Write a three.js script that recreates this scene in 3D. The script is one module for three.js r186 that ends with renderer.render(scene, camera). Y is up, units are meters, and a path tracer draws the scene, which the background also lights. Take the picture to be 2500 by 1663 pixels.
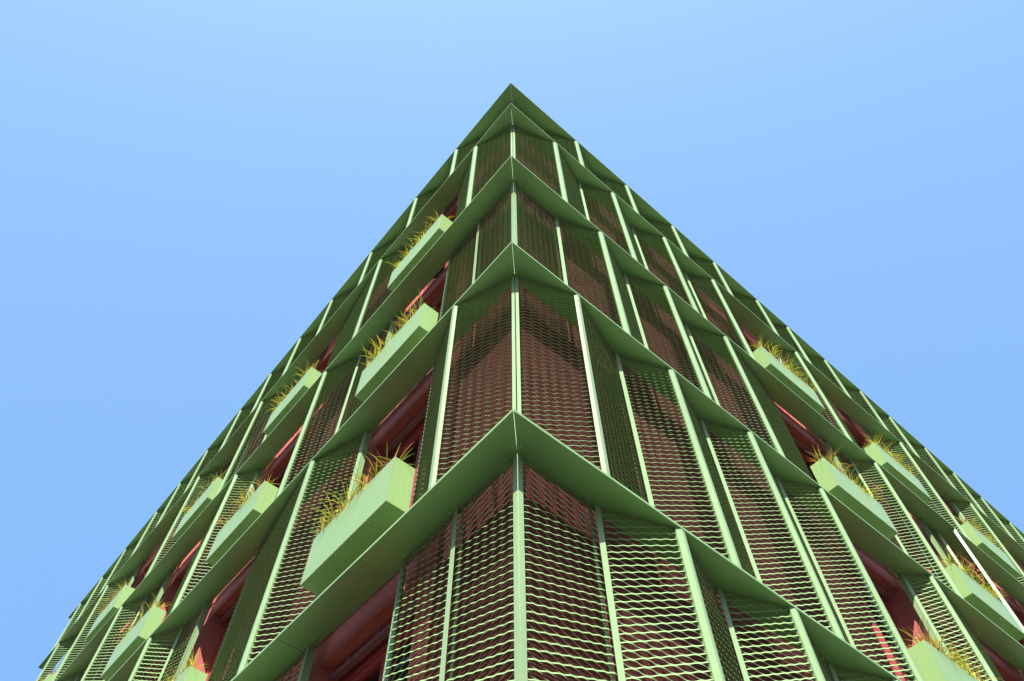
import * as THREE from 'three';
import { mergeGeometries } from 'three/addons/utils/BufferGeometryUtils.js';

// ---------------------------------------------------------------- camera, sky, sun, exposure
const scene = new THREE.Scene();
const camera = new THREE.PerspectiveCamera(47.064, 1024 / 681, 0.05, 2000);
const EYE = 1.6;
camera.position.set(-2.2038, EYE, 2.5423);
{
  const pitch = 1.046422, yaw = -0.073062, roll = -0.00633, a = Math.PI / 4 + yaw;
  const fw = new THREE.Vector3(Math.sin(a) * Math.cos(pitch), Math.sin(pitch), -Math.cos(a) * Math.cos(pitch));
  const rt = new THREE.Vector3(Math.cos(a), 0, Math.sin(a));
  const up = new THREE.Vector3().crossVectors(rt, fw);
  const r2 = rt.clone().multiplyScalar(Math.cos(roll)).addScaledVector(up, Math.sin(roll));
  const u2 = rt.clone().multiplyScalar(-Math.sin(roll)).addScaledVector(up, Math.cos(roll));
  camera.quaternion.setFromRotationMatrix(new THREE.Matrix4().makeBasis(r2, u2, fw.clone().negate()));
}
scene.add(camera);
const renderer = new THREE.WebGLRenderer({ antialias: true });
renderer.toneMapping = THREE.LinearToneMapping;
renderer.toneMappingExposure = 2.8;
renderer.shadowMap.enabled = true;

const SUN_EL = THREE.MathUtils.degToRad(47);
const sunDir = new THREE.Vector3(-Math.cos(SUN_EL) * Math.SQRT1_2, Math.sin(SUN_EL), Math.cos(SUN_EL) * Math.SQRT1_2);
{ // a clear blue sky, paler towards the sun and the horizon
  const w = 512, h = 256, px = new Float32Array(w * h * 4), v = new THREE.Vector3();
  for (let j = 0; j < h; j++) for (let i = 0; i < w; i++) {
    const th = (j + 0.5) / h * Math.PI - Math.PI / 2, ph = ((i + 0.5) / w - 0.5) * 2 * Math.PI;
    v.set(Math.cos(th) * Math.cos(ph), Math.sin(th), Math.cos(th) * Math.sin(ph));
    const g = Math.max(24, THREE.MathUtils.radToDeg(Math.acos(THREE.MathUtils.clamp(v.dot(sunDir), -1, 1))));
    const e = Math.exp(-(g - 50) / 15), hz = Math.exp(-Math.max(0, v.y) / 0.12);
    const k = (j * w + i) * 4;
    px[k] = 0.0905 + 0.054 * e + 0.057 * hz; px[k + 1] = 0.181 + 0.062 * e + 0.043 * hz; px[k + 2] = 0.35 + 0.022 * e; px[k + 3] = 1;
  }
  const t = new THREE.DataTexture(px, w, h, THREE.RGBAFormat, THREE.FloatType);
  t.mapping = THREE.EquirectangularReflectionMapping; t.magFilter = THREE.LinearFilter; t.minFilter = THREE.LinearFilter;
  t.wrapS = THREE.RepeatWrapping; t.needsUpdate = true;
  scene.background = t; scene.environment = t;
}
const sun = new THREE.DirectionalLight(new THREE.Color().setRGB(1, 0.955, 0.87), 5);
sun.position.copy(sunDir).multiplyScalar(60).add(new THREE.Vector3(8, 8, -8));
sun.target.position.set(8, 8, -8);
sun.castShadow = true; sun.shadow.mapSize.set(4096, 4096); sun.shadow.radius = 1;
Object.assign(sun.shadow.camera, { left: -32, right: 32, top: 32, bottom: -32, near: 1, far: 140 });
scene.add(sun, sun.target);

// ---------------------------------------------------------------- helpers
let seed = 7;
const rnd = () => { seed = (seed * 1664525 + 1013904223) >>> 0; return seed / 4294967296; };
const rr = (a, b) => a + (b - a) * rnd();
const used = {};
function numbered(n) { const k = used[n] = (used[n] ?? -1) + 1; return k ? `${n}_${String(k).padStart(3, '0')}` : n; }
function tag(o, label, category, group, kind) {
  if (label) o.userData.label = label;
  if (category) o.userData.category = category;
  if (group) o.userData.group = group;
  if (kind) o.userData.kind = kind;
  return o;
}
function part(name, geo, mat, parent) {
  const m = new THREE.Mesh(geo, mat); m.name = name; m.castShadow = m.receiveShadow = true; parent.add(m); return m;
}
function group(name, parent) { const g = new THREE.Group(); g.name = parent === scene ? numbered(name) : name; parent.add(g); return g; }

// Facade coordinates: s along the wall from the corner, y up, o outwards from the ledge line (negative = into the wall).
const toWorld = { R: (s, y, o) => [s, y, o], L: (s, y, o) => [-o, y, -s] };
class Build { // triangles in facade coordinates of one side, turned into world space
  constructor(side) { this.f = toWorld[side]; this.flip = side === 'L'; this.p = []; this.i = []; this.uv = []; }
  v(s, y, o) { const q = this.f(s, y, o); this.p.push(q[0], q[1], q[2]); this.uv.push(s + o * 0.7, y + o * 0.7); return this.p.length / 3 - 1; }
  tri(a, b, c) { this.flip ? this.i.push(a, c, b) : this.i.push(a, b, c); }
  quad(a, b, c, d) { this.tri(a, b, c); this.tri(a, c, d); }
  // prism over a counter-clockwise plan outline [[s,o], ...] seen from above with s to the right and o down the page
  prism(pts, y0, y1) {
    const n = pts.length;
    let area = 0; pts.forEach(([s, o], k) => { const [s2, o2] = pts[(k + 1) % n]; area += s * o2 - s2 * o; });
    const P = area < 0 ? pts : pts.slice().reverse();
    const ring = (y) => P.map(([s, o]) => this.v(s, y, o));
    const tri = THREE.ShapeUtils.triangulateShape(P.map(([s, o]) => new THREE.Vector2(s, o)), []);
    const t = ring(y1), b = ring(y0);
    const sgn = (T) => { const [a, c, d] = T.map((k) => P[k]); return (c[0] - a[0]) * (d[1] - a[1]) - (c[1] - a[1]) * (d[0] - a[0]); };
    for (const T of tri) { const [a, c, d] = sgn(T) < 0 ? T : [T[0], T[2], T[1]]; this.tri(t[a], t[c], t[d]); this.tri(b[a], b[d], b[c]); }
    for (let k = 0; k < n; k++) {
      const [a, c] = [P[k], P[(k + 1) % n]];
      const q = [this.v(a[0], y0, a[1]), this.v(c[0], y0, c[1]), this.v(c[0], y1, c[1]), this.v(a[0], y1, a[1])];
      this.quad(q[0], q[1], q[2], q[3]);
    }
    return this;
  }
  box(s0, s1, y0, y1, o0, o1) { return this.prism([[s0, o0], [s1, o0], [s1, o1], [s0, o1]], y0, y1); }
  geo() {
    const g = new THREE.BufferGeometry();
    g.setAttribute('position', new THREE.Float32BufferAttribute(this.p, 3));
    g.setAttribute('uv', new THREE.Float32BufferAttribute(this.uv, 2));
    g.setIndex(this.i); g.computeVertexNormals(); return g;
  }
}

// ---------------------------------------------------------------- materials
function noiseTexture(size, fn, srgb, rep) {
  const d = new Uint8Array(size * size * 4);
  for (let y = 0; y < size; y++) for (let x = 0; x < size; x++) {
    const c = fn(x, y), k = (y * size + x) * 4; d[k] = c[0]; d[k + 1] = c[1]; d[k + 2] = c[2]; d[k + 3] = 255;
  }
  const t = new THREE.DataTexture(d, size, size, THREE.RGBAFormat);
  t.wrapS = t.wrapT = THREE.RepeatWrapping; t.magFilter = THREE.LinearFilter; t.minFilter = THREE.LinearMipmapLinearFilter; t.generateMipmaps = true;
  t.repeat.set(rep, rep); if (srgb) t.colorSpace = THREE.SRGBColorSpace; t.needsUpdate = true; return t;
}
function tileNoise(size, cell) { // smooth noise that tiles
  const n = Math.max(1, Math.round(size / cell)), g = Array.from({ length: n * n }, () => rnd());
  const s = (t) => t * t * (3 - 2 * t);
  return (x, y) => {
    const X = x / size * n, Y = y / size * n, i = Math.floor(X), j = Math.floor(Y), u = s(X - i), w = s(Y - j);
    const at = (a, b) => g[((b % n + n) % n) * n + (a % n + n) % n];
    return (at(i, j) * (1 - u) + at(i + 1, j) * u) * (1 - w) + (at(i, j + 1) * (1 - u) + at(i + 1, j + 1) * u) * w;
  };
}
const n1 = tileNoise(512, 3), n2 = tileNoise(512, 9), n3 = tileNoise(512, 64), n4 = tileNoise(512, 150);
const stuccoBump = noiseTexture(512, (x, y) => { const k = 255 * (0.6 * n1(x, y) + 0.4 * n2(x, y)); return [k, k, k]; }, false, 1.4);
const paintRough = noiseTexture(512, (x, y) => { const k = 255 * (0.86 + 0.09 * n3(x, y) + 0.05 * n2(x, y)); return [k, k, k]; }, false, 0.35);
const paintTint = noiseTexture(512, (x, y) => { const k = 232 + 23 * (0.5 * n3(x, y) + 0.35 * n4(x, y) + 0.15 * n1(x, y)); return [k, k, k]; }, true, 0.23);
const wallTint = noiseTexture(512, (x, y) => { const k = 205 + 50 * (0.4 * n3(x, y) + 0.35 * n4(x, y) + 0.25 * n2(x, y)); return [k, k, k]; }, true, 0.31);
const fine = tileNoise(512, 5), slow = tileNoise(512, 40);
const boxTint = noiseTexture(512, (x, y) => { const st = slow(x * 7, y * 0.5 + 60 * fine(x, 3)), k = 236 + 19 * (0.45 * st + 0.35 * n4(x, y) + 0.2 * n3(x, y)); return [k, k, k - 3 * st]; }, true, 0.62);
const C = (r, g, b) => new THREE.Color().setRGB(r, g, b);
const M = {
  green: new THREE.MeshStandardMaterial({ color: C(0.22, 0.322, 0.155), roughness: 0.4, roughnessMap: paintRough, map: paintTint }),
  mesh: new THREE.MeshStandardMaterial({ color: C(0.212, 0.32, 0.147), roughness: 0.42 }),
  box: new THREE.MeshStandardMaterial({ color: C(0.207, 0.313, 0.127), roughness: 0.4, roughnessMap: paintRough, map: boxTint }),
  ledge: new THREE.MeshStandardMaterial({ color: C(0.185, 0.305, 0.122), roughness: 0.38, roughnessMap: paintRough, map: paintTint }),
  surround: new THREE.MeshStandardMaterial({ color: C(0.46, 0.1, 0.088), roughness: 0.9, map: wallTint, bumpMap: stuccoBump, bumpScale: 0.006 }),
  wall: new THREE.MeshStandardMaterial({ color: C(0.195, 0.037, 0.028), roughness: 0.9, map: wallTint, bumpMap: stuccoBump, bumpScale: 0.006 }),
  frame: new THREE.MeshStandardMaterial({ color: C(0.3, 0.042, 0.042), roughness: 0.35 }),
  rail: new THREE.MeshStandardMaterial({ color: C(0.2, 0.09, 0.1), roughness: 0.3 }),
  black: new THREE.MeshStandardMaterial({ color: C(0.015, 0.014, 0.014), roughness: 0.6 }),
  glass: new THREE.MeshPhysicalMaterial({ color: C(0.8, 0.85, 0.85), roughness: 0.02, transmission: 1, thickness: 0, ior: 1.5, specularIntensity: 0.45 }),
  curtain: new THREE.MeshStandardMaterial({ color: C(0.1, 0.1, 0.11), roughness: 0.9 }),
  steel: new THREE.MeshStandardMaterial({ color: C(0.55, 0.58, 0.5), roughness: 0.35, metalness: 0.6 }),
  roof: new THREE.MeshStandardMaterial({ color: C(0.2, 0.2, 0.2), roughness: 0.95 }),
  soil: new THREE.MeshStandardMaterial({ color: C(0.05, 0.035, 0.025), roughness: 1 }),
  grass: new THREE.MeshPhysicalMaterial({ vertexColors: true, roughness: 0.95, transmission: 0.35, thickness: 0, side: THREE.DoubleSide }),
  ground: new THREE.MeshStandardMaterial({ color: C(0.025, 0.023, 0.018), roughness: 0.95 }),
};

// ---------------------------------------------------------------- the ground
{
  const g = new THREE.PlaneGeometry(1600, 1600); g.rotateX(-Math.PI / 2);
  tag(part('ground', g, M.ground, scene), 'paved ground that the building stands on', 'ground', null, 'structure');
}

// ---------------------------------------------------------------- the building
const LEVEL = [3.1776, 6.3776, 9.5776, 12.7776, 15.9776, 17.6998];   // undersides of the ledges
const TH = 0.028, LEDGE = 0.335, WALL = 0.46, THICK = 0.32, IN = 0.30, OUT = 0.022;
const END = { L: 20.36, R: 21.6 };
const O = (s, turn, wide) => ({ s, d: OUT, out: true, turn, wide }), I = (s) => ({ s, d: IN }), W = null;     // outer fold, inner fold, window gap
const mids = (first, list, last) => {
  const r = [I(0.3), I(first)];
  list.forEach((s, k) => { r.push(O(s), I(k < list.length - 1 ? (s + list[k + 1]) / 2 : last)); });
  return r;
};
const FOLDS = { // by floor, the floor standing on ledge k
  L: [
    [I(.3), I(1.01), I(1.8), W, I(3.18), I(4.1), O(4.8), I(5.7), W, I(7.3), O(7.8), I(9.3)],
    [I(.3), O(1.02, 0.6), I(1.77), W, I(3.15), O(4.0), I(5.8), W, I(7.17), I(7.86), O(8.42), I(9.15), W, I(10.7), O(11.3), I(13.2)],
    [I(.3), I(1.06), I(1.82), W, I(3.28), I(4.15), O(4.87), I(5.75), W, I(7.4), O(7.78), I(9.38), W, I(10.75), I(11.68), O(12.33), I(13.05), W, I(14.8), O(15.5), I(17.0)],
    [I(.3), O(1.04), I(1.82), W, I(3.28), O(4.05), I(5.82), W, I(7.3), I(7.95), O(8.55), I(9.3), W, I(10.85), O(11.36), I(13.3), W, I(14.82), I(15.45), O(16.1), I(16.8), W, I(18.4), O(19.03), I(20.25)],
    mids(1.06, [1.78, 3.17, 4.83, 6.39, 7.73, 9.04, 10.45, 12.12, 13.55, 14.86, 16.68, 18.12, 19.55], 20.28),
  ],
  R: [
    [I(.3), I(1.1), O(1.82), I(2.56), O(3.27), I(4.08), O(4.78), I(6.1), W, I(7.6), I(8.3), O(8.75), I(9.5)],
    [I(.3), O(.98, 0.6), I(1.85), O(2.55), I(3.32), O(3.98), I(4.78), O(5.41), I(6.1), W, I(7.55), O(7.9), I(9.38), W, I(10.8), I(11.4), O(11.9), I(12.6)],
    [I(.3), I(1.11), O(1.82), I(2.55), O(3.24), I(3.95), O(4.66), I(6.12), W, I(7.63), I(8.3), O(8.72), I(9.42), W, I(10.5), I(11.0), O(11.21, 1.03, 0.05), I(12.55), W, I(14.1), I(14.7), O(15.2), I(16)],
    [I(.3), O(1.1), I(1.92), O(2.59), I(3.33), O(4.0), I(4.83), O(5.42), I(6.1), W, I(7.6), O(8.06), I(9.46), W, I(10.95), I(11.35), O(11.8), I(12.5), W, I(14.2), O(14.65), I(16.1), W, I(17.5), O(18.0), I(19.2)],
    mids(1.08, [1.81, 3.27, 4.69, 6.04, 7.5, 8.6, 10.0, 11.4, 12.6, 14.12, 15.4, 16.7, 18.1, 19.5], 20.3),
  ],
};
const JOINTS = { // where the ledge plates meet
  L: [[4, 8], [2.0, 3.3, 7.2, 11], [2.0, 5.9, 9.8, 13.7], [3.25, 5.92, 9.8, 13.7, 17], [3.08, 6.6, 10.54, 14.4, 18], [3.2, 6.1, 9.09, 12.9, 16.8]],
  R: [[4, 8], [3.6, 7.4, 11], [2.4, 6.0, 9.9, 13.5], [4.3, 8.2, 12.03, 15.9], [3.6, 7.44, 11.2, 15, 18.8], [2.1, 5.6, 9.23, 13.4, 17.84]],
};
const building = group('apartment_building', scene);
tag(building, 'tall corner building with green folded mesh screens and ledges over red walls', 'building');

// ledges: each a run of sheet plates with open joints, mitred at the corner
const MITRE = 0.004;
const ledgeTones = [0.95, 0.98, 1.01, 1.05].map((f) => { const m = M.ledge.clone(); m.color.multiplyScalar(f); m.roughness = 0.3 + 0.1 * f; return m; });
for (let k = 0; k < 6; k++) for (const side of ['L', 'R']) {
  const ledge = group(k === 5 ? 'roof_ledge' : 'ledge', building);
  const cuts = [null, ...JOINTS[side][k], END[side]];
  for (let c = 0; c < cuts.length - 1; c++) {
    const b = new Build(side), e = cuts[c + 1] - 0.002;
    const inner = c === 0 ? [[k === 5 ? MITRE / 3 : MITRE, 0], [LEDGE + (k === 5 ? MITRE / 3 : MITRE), -LEDGE]] : [[cuts[c] + 0.002, 0], [cuts[c] + 0.002, -LEDGE]];
    const y = LEVEL[k] + (c % 2) * 0.0015;
    b.prism([inner[0], [e, 0], [e, -LEDGE], inner[1]], y, y + TH);
    part('ledge_plate', b.geo(), ledgeTones[Math.floor(rnd() * 4)], ledge);
  }
}

// expanded metal: a diamond lattice of thin twisted strands, louvred down and outwards
const SWD = 0.068, LWD = 0.2, TILT = THREE.MathUtils.degToRad(57.5), STRAND = 0.0195, GAUGE = 0.0022;
const KV = Math.sin(TILT), KW = -Math.cos(TILT);      // direction across a strand at a knuckle: up and inwards
function meshPanel(side, A, B, y0, y1, fine) {
  const b = new Build(side), dx = B.s - A.s, dz = -(B.d - A.d), len = Math.hypot(dx, dz), us = dx / len, uo = dz / len;
  const pos = (u, v, w) => b.v(A.s + us * u - uo * w, v, -A.d + uo * u + us * w);
  const m = 0.03, m1 = B.out ? 0.03 : -0.004, n = Math.max(2, Math.round((len - m - m1) / (LWD / 2))), du = (len - m - m1) / n;
  const rows = Math.floor((y1 - y0 - 0.03) / (SWD / 2)), top = y1 - 0.016, shift = rnd() < 0.5 ? 0 : 1;
  const T = fine ? [0, 0.2, 0.35, 0.5, 0.65, 0.8, 1] : [0, 0.22, 0.5, 0.78, 1];
  const sm = (t) => { const q = THREE.MathUtils.clamp((t - 0.16) / 0.68, 0, 1); return 0.8 * q * q * (3 - 2 * q) + 0.2 * t; };
  for (let c = 0; c < n; c++) for (let r = 0; r < rows; r++) {
    // node rows run at half pitch; a strand climbs or falls by one row from node column c to c + 1
    const even = (r + c + shift) % 2 === 0, h = SWD / 2;
    const va = top - (even ? r : r + 1) * h, vb = top - (even ? r + 1 : r) * h, up = vb > va ? 1 : -1;
    const rings = [];
    for (const t of T) {
      const q = sm(t), off = STRAND / 2 * up * (1 - 2 * q);
      const u = m + (c + t) * du, v = va + (vb - va) * q + off * KV, w = off * KW;
      const hw = STRAND / 2 * (1 - 0.12 * Math.sin(Math.PI * t));
      const g = GAUGE / 2;
      // four corners: across by (KV, KW), through by (-KW, KV)
      rings.push([[1, 1], [-1, 1], [-1, -1], [1, -1]].map(([a, e]) => pos(u, v + a * hw * KV - e * g * KW, w + a * hw * KW + e * g * KV)));
    }
    for (let k = 0; k + 1 < rings.length; k++) for (let e = 0; e < 4; e++) {
      const f = (e + 1) % 4; b.quad(rings[k][f], rings[k][e], rings[k + 1][e], rings[k + 1][f]);
    }
  }
  const g = new THREE.BufferGeometry();
  g.setAttribute('position', new THREE.Float32BufferAttribute(b.p, 3)); g.setIndex(b.i);
  const flat = g.toNonIndexed(); flat.computeVertexNormals(); return flat;
}

// posts: folded sheet, one leg along each of the two screens that meet
const LEG = 0.055, SHEET = 0.005;
function post(side, P, prev, next, y0, y1, corner) {
  const b = new Build(side);
  const dir = (Q) => { const dx = Q.s - P.s, dz = -(Q.d - P.d), l = Math.hypot(dx, dz); return [dx / l, dz / l]; };
  const leg = (Q, sign, f, len, start) => { // a leg from P towards Q, f in front of the line of the mesh
    const u = dir(Q), w = [-u[1] * sign, u[0] * sign], base = [P.s + w[0] * f, -P.d + w[1] * f];
    const q = (a, e) => [base[0] + u[0] * a + w[0] * e, base[1] + u[1] * a + w[1] * e];
    b.prism([q(start, 0), q(len, 0), q(len, SHEET), q(start, SHEET)], y0, y1);
    if (f > 0) b.prism([q(len - SHEET, -0.03), q(len, -0.03), q(len, -0.0005), q(len - SHEET, -0.0005)], y0, y1);   // the free edge is folded back into the mesh
  };
  if (corner) { // mitred so that the two halves close, or leave the narrow slot that the wider folds have
    const u = dir(next), half = Math.PI / 4 - Math.atan2(u[1], u[0]);      // half the turn between the two legs
    leg(next, 1, 0.014, LEG - 0.022, -0.014 * Math.tan(half) + (P.slot ? 0.004 : 0.0006));
  } else if (P.out) {
    const up = dir(prev), un = dir(next), c = -(up[0] * un[0] + up[1] * un[1]), half = Math.acos(Math.min(1, c)) / 2;
    const st = -0.014 * Math.tan(half) + 0.001;
    const u2 = [0.993, -0.118], t2 = [P.s + 0.0005, -P.d + 0.0145], w2 = [-u2[1] * 0.005, u2[0] * 0.005];      // the narrow front
    b.prism([t2, [t2[0] + u2[0] * 0.038, t2[1] + u2[1] * 0.038], [t2[0] + u2[0] * 0.038 + w2[0], t2[1] + u2[1] * 0.038 + w2[1]], [t2[0] + w2[0], t2[1] + w2[1]]], y0, y1);
    if (P.turn) { // a few posts have the leg towards the corner folded further round
      const t = [P.s - 0.001, -P.d + 0.0145], v = [-Math.cos(P.turn), -Math.sin(P.turn)], w = [-v[1] * 0.005, v[0] * 0.005], l = P.wide ?? 0.036;
      b.prism([t, [t[0] + v[0] * l, t[1] + v[1] * l], [t[0] + v[0] * l + w[0], t[1] + v[1] * l + w[1]], [t[0] + w[0], t[1] + w[1]]], y0, y1);
    } else leg(prev, -1, 0.014, LEG, st);
  } else {
    if (next) leg(next, 1, 0.014, LEG, prev ? 0.006 : 0.0);
    if (prev && next) leg(prev, -1, -0.02, 0.035, 0.004);
    if (prev && !next) b.box(P.s - 0.03, P.s + 0.032, y0, y1, -P.d - 0.022, -P.d - 0.017);
    if (!prev || !next) { // beside a window: a flange turned back to the wall
      const e = next ? P.s - 0.006 : P.s + 0.0325, o = next ? -P.d + 0.01 : -P.d - 0.0165;
      b.box(e, e + 0.0045, y0, y1, o - 0.06, o);
    }
  }
  return b.geo();
}
for (const side of ['L', 'R']) for (let k = 0; k < 5; k++) {
  const F = FOLDS[side][k], y0 = LEVEL[k] + TH + 0.003, y1 = LEVEL[k + 1] - 0.001;
  for (let i = 0; i < F.length; i++) {
    const P = F[i]; if (!P) continue;
    const prev = i > 0 ? F[i - 1] : null, next = F[i + 1] ?? null;
    if (i === 0) { // half of the corner post
      P.slot = F[1].out; part('corner_post', post(side, P, null, next, y0, y1, true), M.green, building);
    } else part('post', post(side, P, prev, next, y0, y1), M.green, building);
    if (next && !next.wide) part('mesh_panel', meshPanel(side, P, next, y0, y1, k < 2 && P.s < 6), M.mesh, building);
  }
}

// red rendered walls with window openings
const windows = [];
for (const side of ['L', 'R']) {
  const s0 = side === 'R' ? WALL : WALL + THICK;
  const sh = new THREE.Shape([[s0, 0.002], [END[side] - 0.1, 0.002], [END[side] - 0.1, LEVEL[5] - 0.003], [s0, LEVEL[5] - 0.003]].map(([x, y]) => new THREE.Vector2(x, y)));
  FOLDS[side].forEach((F, k) => F.forEach((p, i) => {
    if (p) return;
    const a = F[i - 1].s - 0.1, c = F[i + 1].s + 0.06, lo = LEVEL[k] + 0.36, hi = LEVEL[k + 1] - 0.09;
    windows.push({ side, k, a, c, lo, hi });
    sh.holes.push(new THREE.Path([[a, lo], [a, hi], [c, hi], [c, lo]].map(([x, y]) => new THREE.Vector2(x, y))));
  }));
  const g = new THREE.ExtrudeGeometry(sh, { depth: THICK, bevelEnabled: false });   // x = s, y, z = depth
  const p = g.attributes.position, b = new Build(side);
  for (let i = 0; i < p.count; i++) { b.v(p.getX(i), p.getY(i), p.getZ(i) - WALL - THICK); }
  for (let i = 0; i < p.count; i += 3) b.tri(i, i + 1, i + 2);
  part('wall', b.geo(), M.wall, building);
}
{ // the two far walls, the roof and the floor slabs inside
  const b = new Build('R'), x1 = END.R - 0.1, z1 = END.L - 0.1;
  b.box(x1 - THICK, x1 - 0.002, 0.002, LEVEL[5] - 0.003, -z1, -WALL - THICK - 0.002);
  b.box(WALL + THICK + 0.002, x1 - THICK - 0.002, 0.002, LEVEL[5] - 0.003, -z1, -z1 + THICK);
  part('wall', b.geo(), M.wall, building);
  const r = new Build('R'); r.box(0.3, END.R - 0.02, LEVEL[5] + TH + 0.004, LEVEL[5] + 0.16, -END.L + 0.02, -0.3);
  part('roof', r.geo(), M.roof, building);
  for (let k = 0; k < 5; k++) {
    const f = new Build('R'); f.box(WALL + THICK + 0.01, x1 - THICK - 0.01, LEVEL[k] - 0.02, LEVEL[k] + 0.3, -z1 + THICK + 0.01, -WALL - THICK - 0.01);
    part('floor_slab', f.geo(), M.curtain, building);
  }
}
// windows: outer frame, blind rail under the head, sash with a mullion, glass, curtain
for (const { side, a, c, lo, hi } of windows) {
  const w = group('window', building), f = new Build(side), g = 0.003;
  const sr = new Build(side), bt = 0.014, fo = -WALL + 0.012, bo = -WALL - 0.199;     // painted plaster round the opening and in its reveals
  sr.box(a - 0.2, a + bt, lo - 0.1, hi + 0.26, -WALL + 0.0005, fo); sr.box(c - bt, c + 0.3, lo - 0.1, hi + 0.26, -WALL + 0.0005, fo);
  sr.box(a + bt + 0.0005, c - bt - 0.0005, hi - bt, hi + 0.26, -WALL + 0.0005, fo);
  sr.box(a + 0.001, a + bt, lo + 0.001, hi - 0.001, bo, -WALL - 0.0005); sr.box(c - bt, c - 0.001, lo + 0.001, hi - 0.001, bo, -WALL - 0.0005);
  sr.box(a + bt + 0.0005, c - bt - 0.0005, hi - bt, hi - 0.001, bo, -WALL - 0.0005); sr.box(a + bt + 0.0005, c - bt - 0.0005, lo + 0.001, lo + bt, bo, -WALL - 0.0005);
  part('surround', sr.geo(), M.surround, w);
  const [A, Z, B, T] = [a + bt + g, c - bt - g, lo + bt + g, hi - bt - g], o0 = -WALL - 0.315, o1 = -WALL - 0.20;
  f.box(A, A + 0.07, B, T, o0, o1); f.box(Z - 0.07, Z, B, T, o0, o1);
  f.box(A + 0.071, Z - 0.071, T - 0.16, T, o0, o1); f.box(A + 0.071, Z - 0.071, B, B + 0.07, o0, o1);
  part('frame', f.geo(), M.frame, w);
  const r = new Build(side);
  r.box(A + 0.05, Z - 0.05, T - 0.115, T - 0.06, o1 + 0.045, o1 + 0.1);
  for (let q = 0; q < 3; q++) { const s = A + (Z - A) * (0.2 + 0.3 * q); r.box(s, s + 0.05, T - 0.06, T - 0.001, o1 + 0.05, o1 + 0.09); }
  part('blind_rail', r.geo(), M.rail, w);
  const mid = A + (Z - A) * 0.5, i0 = o0 + 0.02, i1 = o1 - 0.02;
  for (const [x0, x1] of [[A + 0.072, mid - 0.001], [mid + 0.001, Z - 0.072]]) {
    const s = new Build(side), y0 = B + 0.072, y1 = T - 0.162, t = 0.06;
    s.box(x0, x0 + t, y0, y1, i0, i1); s.box(x1 - t, x1, y0, y1, i0, i1);
    s.box(x0 + t + .001, x1 - t - .001, y1 - t, y1, i0, i1); s.box(x0 + t + .001, x1 - t - .001, y0, y0 + t, i0, i1);
    part('sash', s.geo(), M.frame, w);
    const p = new Build(side); p.box(x0 + t - .004, x1 - t + .004, y0 + t - .004, y1 - t + .004, (i0 + i1) / 2 - .003, (i0 + i1) / 2 + .003);
    part('pane', p.geo(), M.glass, w);
  }
}
{ // screw heads on the undersides, beside the posts
  const gs = [], h = new THREE.CylinderGeometry(0.0065, 0.008, 0.006, 8);
  for (const side of ['L', 'R']) for (let k = 0; k < 5; k++) for (const P of FOLDS[side][k]) {
    if (!P) continue;
    for (const [ds, dd] of P.out ? [[-0.09, 0.07], [0.09, 0.07]] : [[-0.09, -0.04], [0.09, -0.04]]) {
      const q = toWorld[side](P.s + ds, LEVEL[k + 1] - 0.0032, -(P.d + dd)); gs.push(h.clone().translate(q[0], q[1], q[2]));
    }
  }
  tag(part('screw_heads', mergeGeometries(gs), M.steel, building), null, null, null, 'stuff');
}

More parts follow.
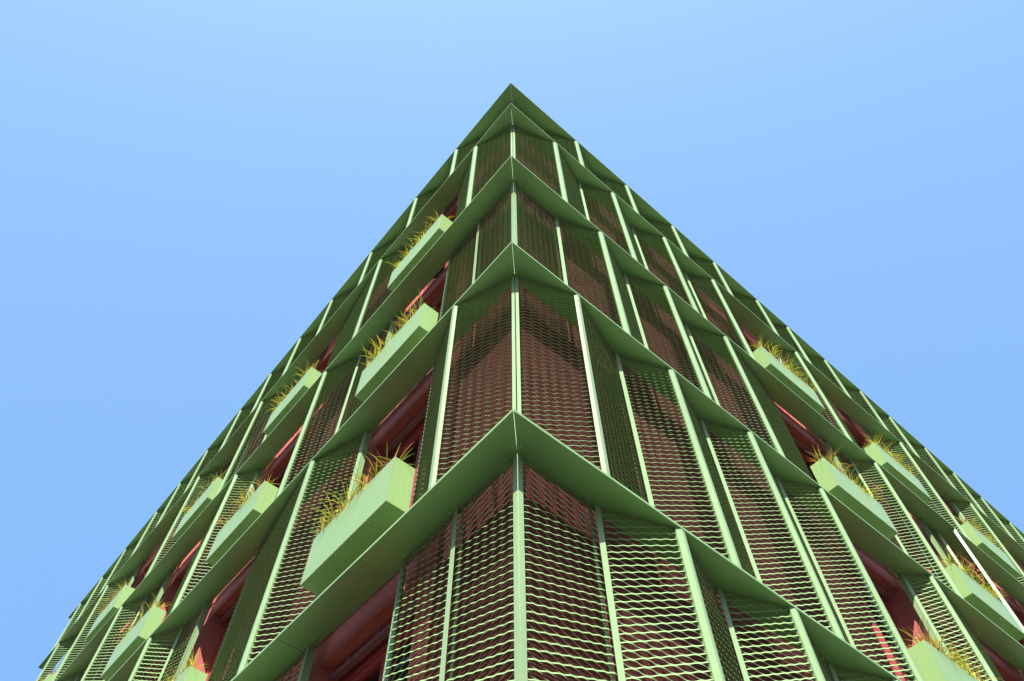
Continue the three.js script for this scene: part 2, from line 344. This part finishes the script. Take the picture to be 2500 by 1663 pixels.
// ---------------------------------------------------------------- planters and the grass in them
const PLANTERS = [
  ['L', 1, 1.65, 3.02], ['L', 1, 5.55, 6.95],
  ['L', 2, 1.70, 3.08], ['L', 2, 5.58, 6.94], ['L', 2, 9.05, 10.4],
  ['L', 3, 1.71, 3.1], ['L', 3, 5.6, 6.97], ['L', 3, 9.0, 10.42], ['L', 3, 12.98, 14.36], ['L', 3, 16.9, 18.2],
  ['R', 1, 5.96, 7.38],
  ['R', 2, 5.95, 7.36], ['R', 2, 9.26, 10.78],
  ['R', 3, 5.93, 7.46], ['R', 3, 9.3, 10.77], ['R', 3, 12.5, 13.95],
];
const LEVELWORD = { 1: 'lowest planter row', 2: 'middle planter row', 3: 'top planter row' };
const ORD = ['first', 'second', 'third', 'fourth', 'fifth'];
const count = {};
function planter(side, k, a, c) {
  const i = count[side + k] = (count[side + k] ?? -1) + 1;
  const face = side === 'L' ? 'left' : 'right';
  const where = `${ORD[i]} from corner, ${LEVELWORD[k]}, ${face} face`;
  const t = group('planter_box', scene);
  tag(t, `pale green planter box, ${where}`, 'planter', 'planter boxes in front of the windows');
  const y0 = LEVEL[k] + (side === 'R' ? 0.44 : 0.40), y1 = y0 + 0.61, of = 0.037, ob = -0.2, th = 0.004;
  const mk = (name, ...args) => { const b = new Build(side); for (const A of args) b.box(...A); return part(name, b.geo(), M.box, t); };
  mk('front_panel', [a, c, y0 + th, y1, of - th, of]);
  mk('end_panel', [a + .0005, a + th, y0 + th, y1, ob, of - th - .0008]);
  mk('end_panel', [c - th, c - .0005, y0 + th, y1, ob, of - th - .0008]);
  mk('back_panel', [a + th + .001, c - th - .001, y0 + th, y1, ob, ob + th]);
  mk('bottom_panel', [a + .001, c - .001, y0, y0 + th - .0008, ob, of - .001]);
  const b = new Build(side); b.box(a + th + .001, c - th - .001, y1 - 0.08, y1 - 0.05, ob + th + .001, of - th - .001); part('soil', b.geo(), M.soil, t);
  for (const s of [a + 0.2, c - 0.2]) mk('bracket', [s - 0.02, s + 0.02, y0 + 0.1, y0 + 0.14, -WALL + 0.002, ob - 0.001]);
  // rivets along the folded edges
  const gs = [], h = new THREE.CylinderGeometry(0.005, 0.006, 0.004, 8);
  const put = (s, y, o, ax) => { const g = h.clone(); if (ax === 'o') g.rotateX(Math.PI / 2).rotateY(side === 'L' ? Math.PI / 2 : 0); if (ax === 's') g.rotateZ(Math.PI / 2).rotateY(side === 'L' ? Math.PI / 2 : 0); g.translate(...toWorld[side](s, y, o)); gs.push(g); };
  const n = 5; for (let q = 0; q <= n; q++) { const s = a + 0.03 + (c - a - 0.06) * q / n; put(s, y0 + 0.025, of + 0.001, 'o'); put(s, y1 - 0.025, of + 0.001, 'o'); put(s + 0.01, y0 - 0.001, of - 0.03, 'y'); if (q % 2) put(s - 0.05, y0 - 0.001, -0.02, 'y'); }
  for (const y of [y0 + 0.025, y0 + 0.3, y1 - 0.025]) { put(a - 0.0005, y, of - 0.03, 's'); put(c + 0.0005, y, of - 0.03, 's'); }
  tag(part('rivets', mergeGeometries(gs), M.steel, t), null, null, null, 'stuff');

  // grass
  const gr = group('potted_plant', scene);
  tag(gr, `yellow green grassy plant in planter box, ${where}`, 'plant', 'grassy plants in the planter boxes');
  const tufts = 8 + Math.floor(rnd() * 3), dense = side === 'R' ? 1.6 : 1;
  for (let q = 0; q < tufts; q++) {
    const cs = a + 0.06 + (c - a - 0.12) * (q + rr(0.2, 0.8)) / tufts, co = rr(-0.05, 0.015);
    const P = [], N = [], col = [], idx = [];
    const blades = Math.round(rr(13, 28) * dense), dry = rnd() < 0.25;
    for (let bl = 0; bl < blades; bl++) {
      const az = rr(0, 6.283), lean = rr(0.25, 1.15), L = rr(0.22, side === 'R' ? 0.45 : 0.41) * (rnd() < 0.15 ? 0.6 : 1), wd = rr(0.005, 0.0085), bend = rr(0.4, 1.5);
      const hue = rnd(), base = dry && hue < 0.5 ? [0.46, 0.2, 0.06] : hue < 0.5 ? [0.62, 0.54, 0.04] : hue < 0.92 ? [0.42, 0.5, 0.05] : [0.5, 0.24, 0.06];
      const k0 = rr(0.75, 1.15), S = 5;
      let x = cs + rr(-0.03, 0.03), y = y1 - 0.055, z = co + rr(-0.03, 0.03), ang = lean * 0.35;
      const ca = Math.cos(az), sa = Math.sin(az), st = P.length / 3;
      for (let e = 0; e <= S; e++) {
        const hw = wd * (1 - (e / S) ** 1.6) + 0.0004;
        for (const sg of [-1, 1]) { P.push(...toWorld[side](x - sa * hw * sg, y, z + ca * hw * sg)); col.push(base[0] * k0, base[1] * k0, base[2] * k0); }
        if (e < S) { idx.push(st + 2 * e, st + 2 * e + 1, st + 2 * e + 3, st + 2 * e, st + 2 * e + 3, st + 2 * e + 2); }
        const step = L / S; x += Math.sin(ang) * ca * step; z += Math.sin(ang) * sa * step; y += Math.cos(ang) * step; ang += bend * lean * 0.38;
      }
    }
    const g = new THREE.BufferGeometry();
    g.setAttribute('position', new THREE.Float32BufferAttribute(P, 3)); g.setAttribute('color', new THREE.Float32BufferAttribute(col, 3));
    g.setIndex(idx); g.computeVertexNormals();
    part('tuft', g, M.grass, gr);
  }
}
for (const a of PLANTERS) planter(...a);

renderer.render(scene, camera);
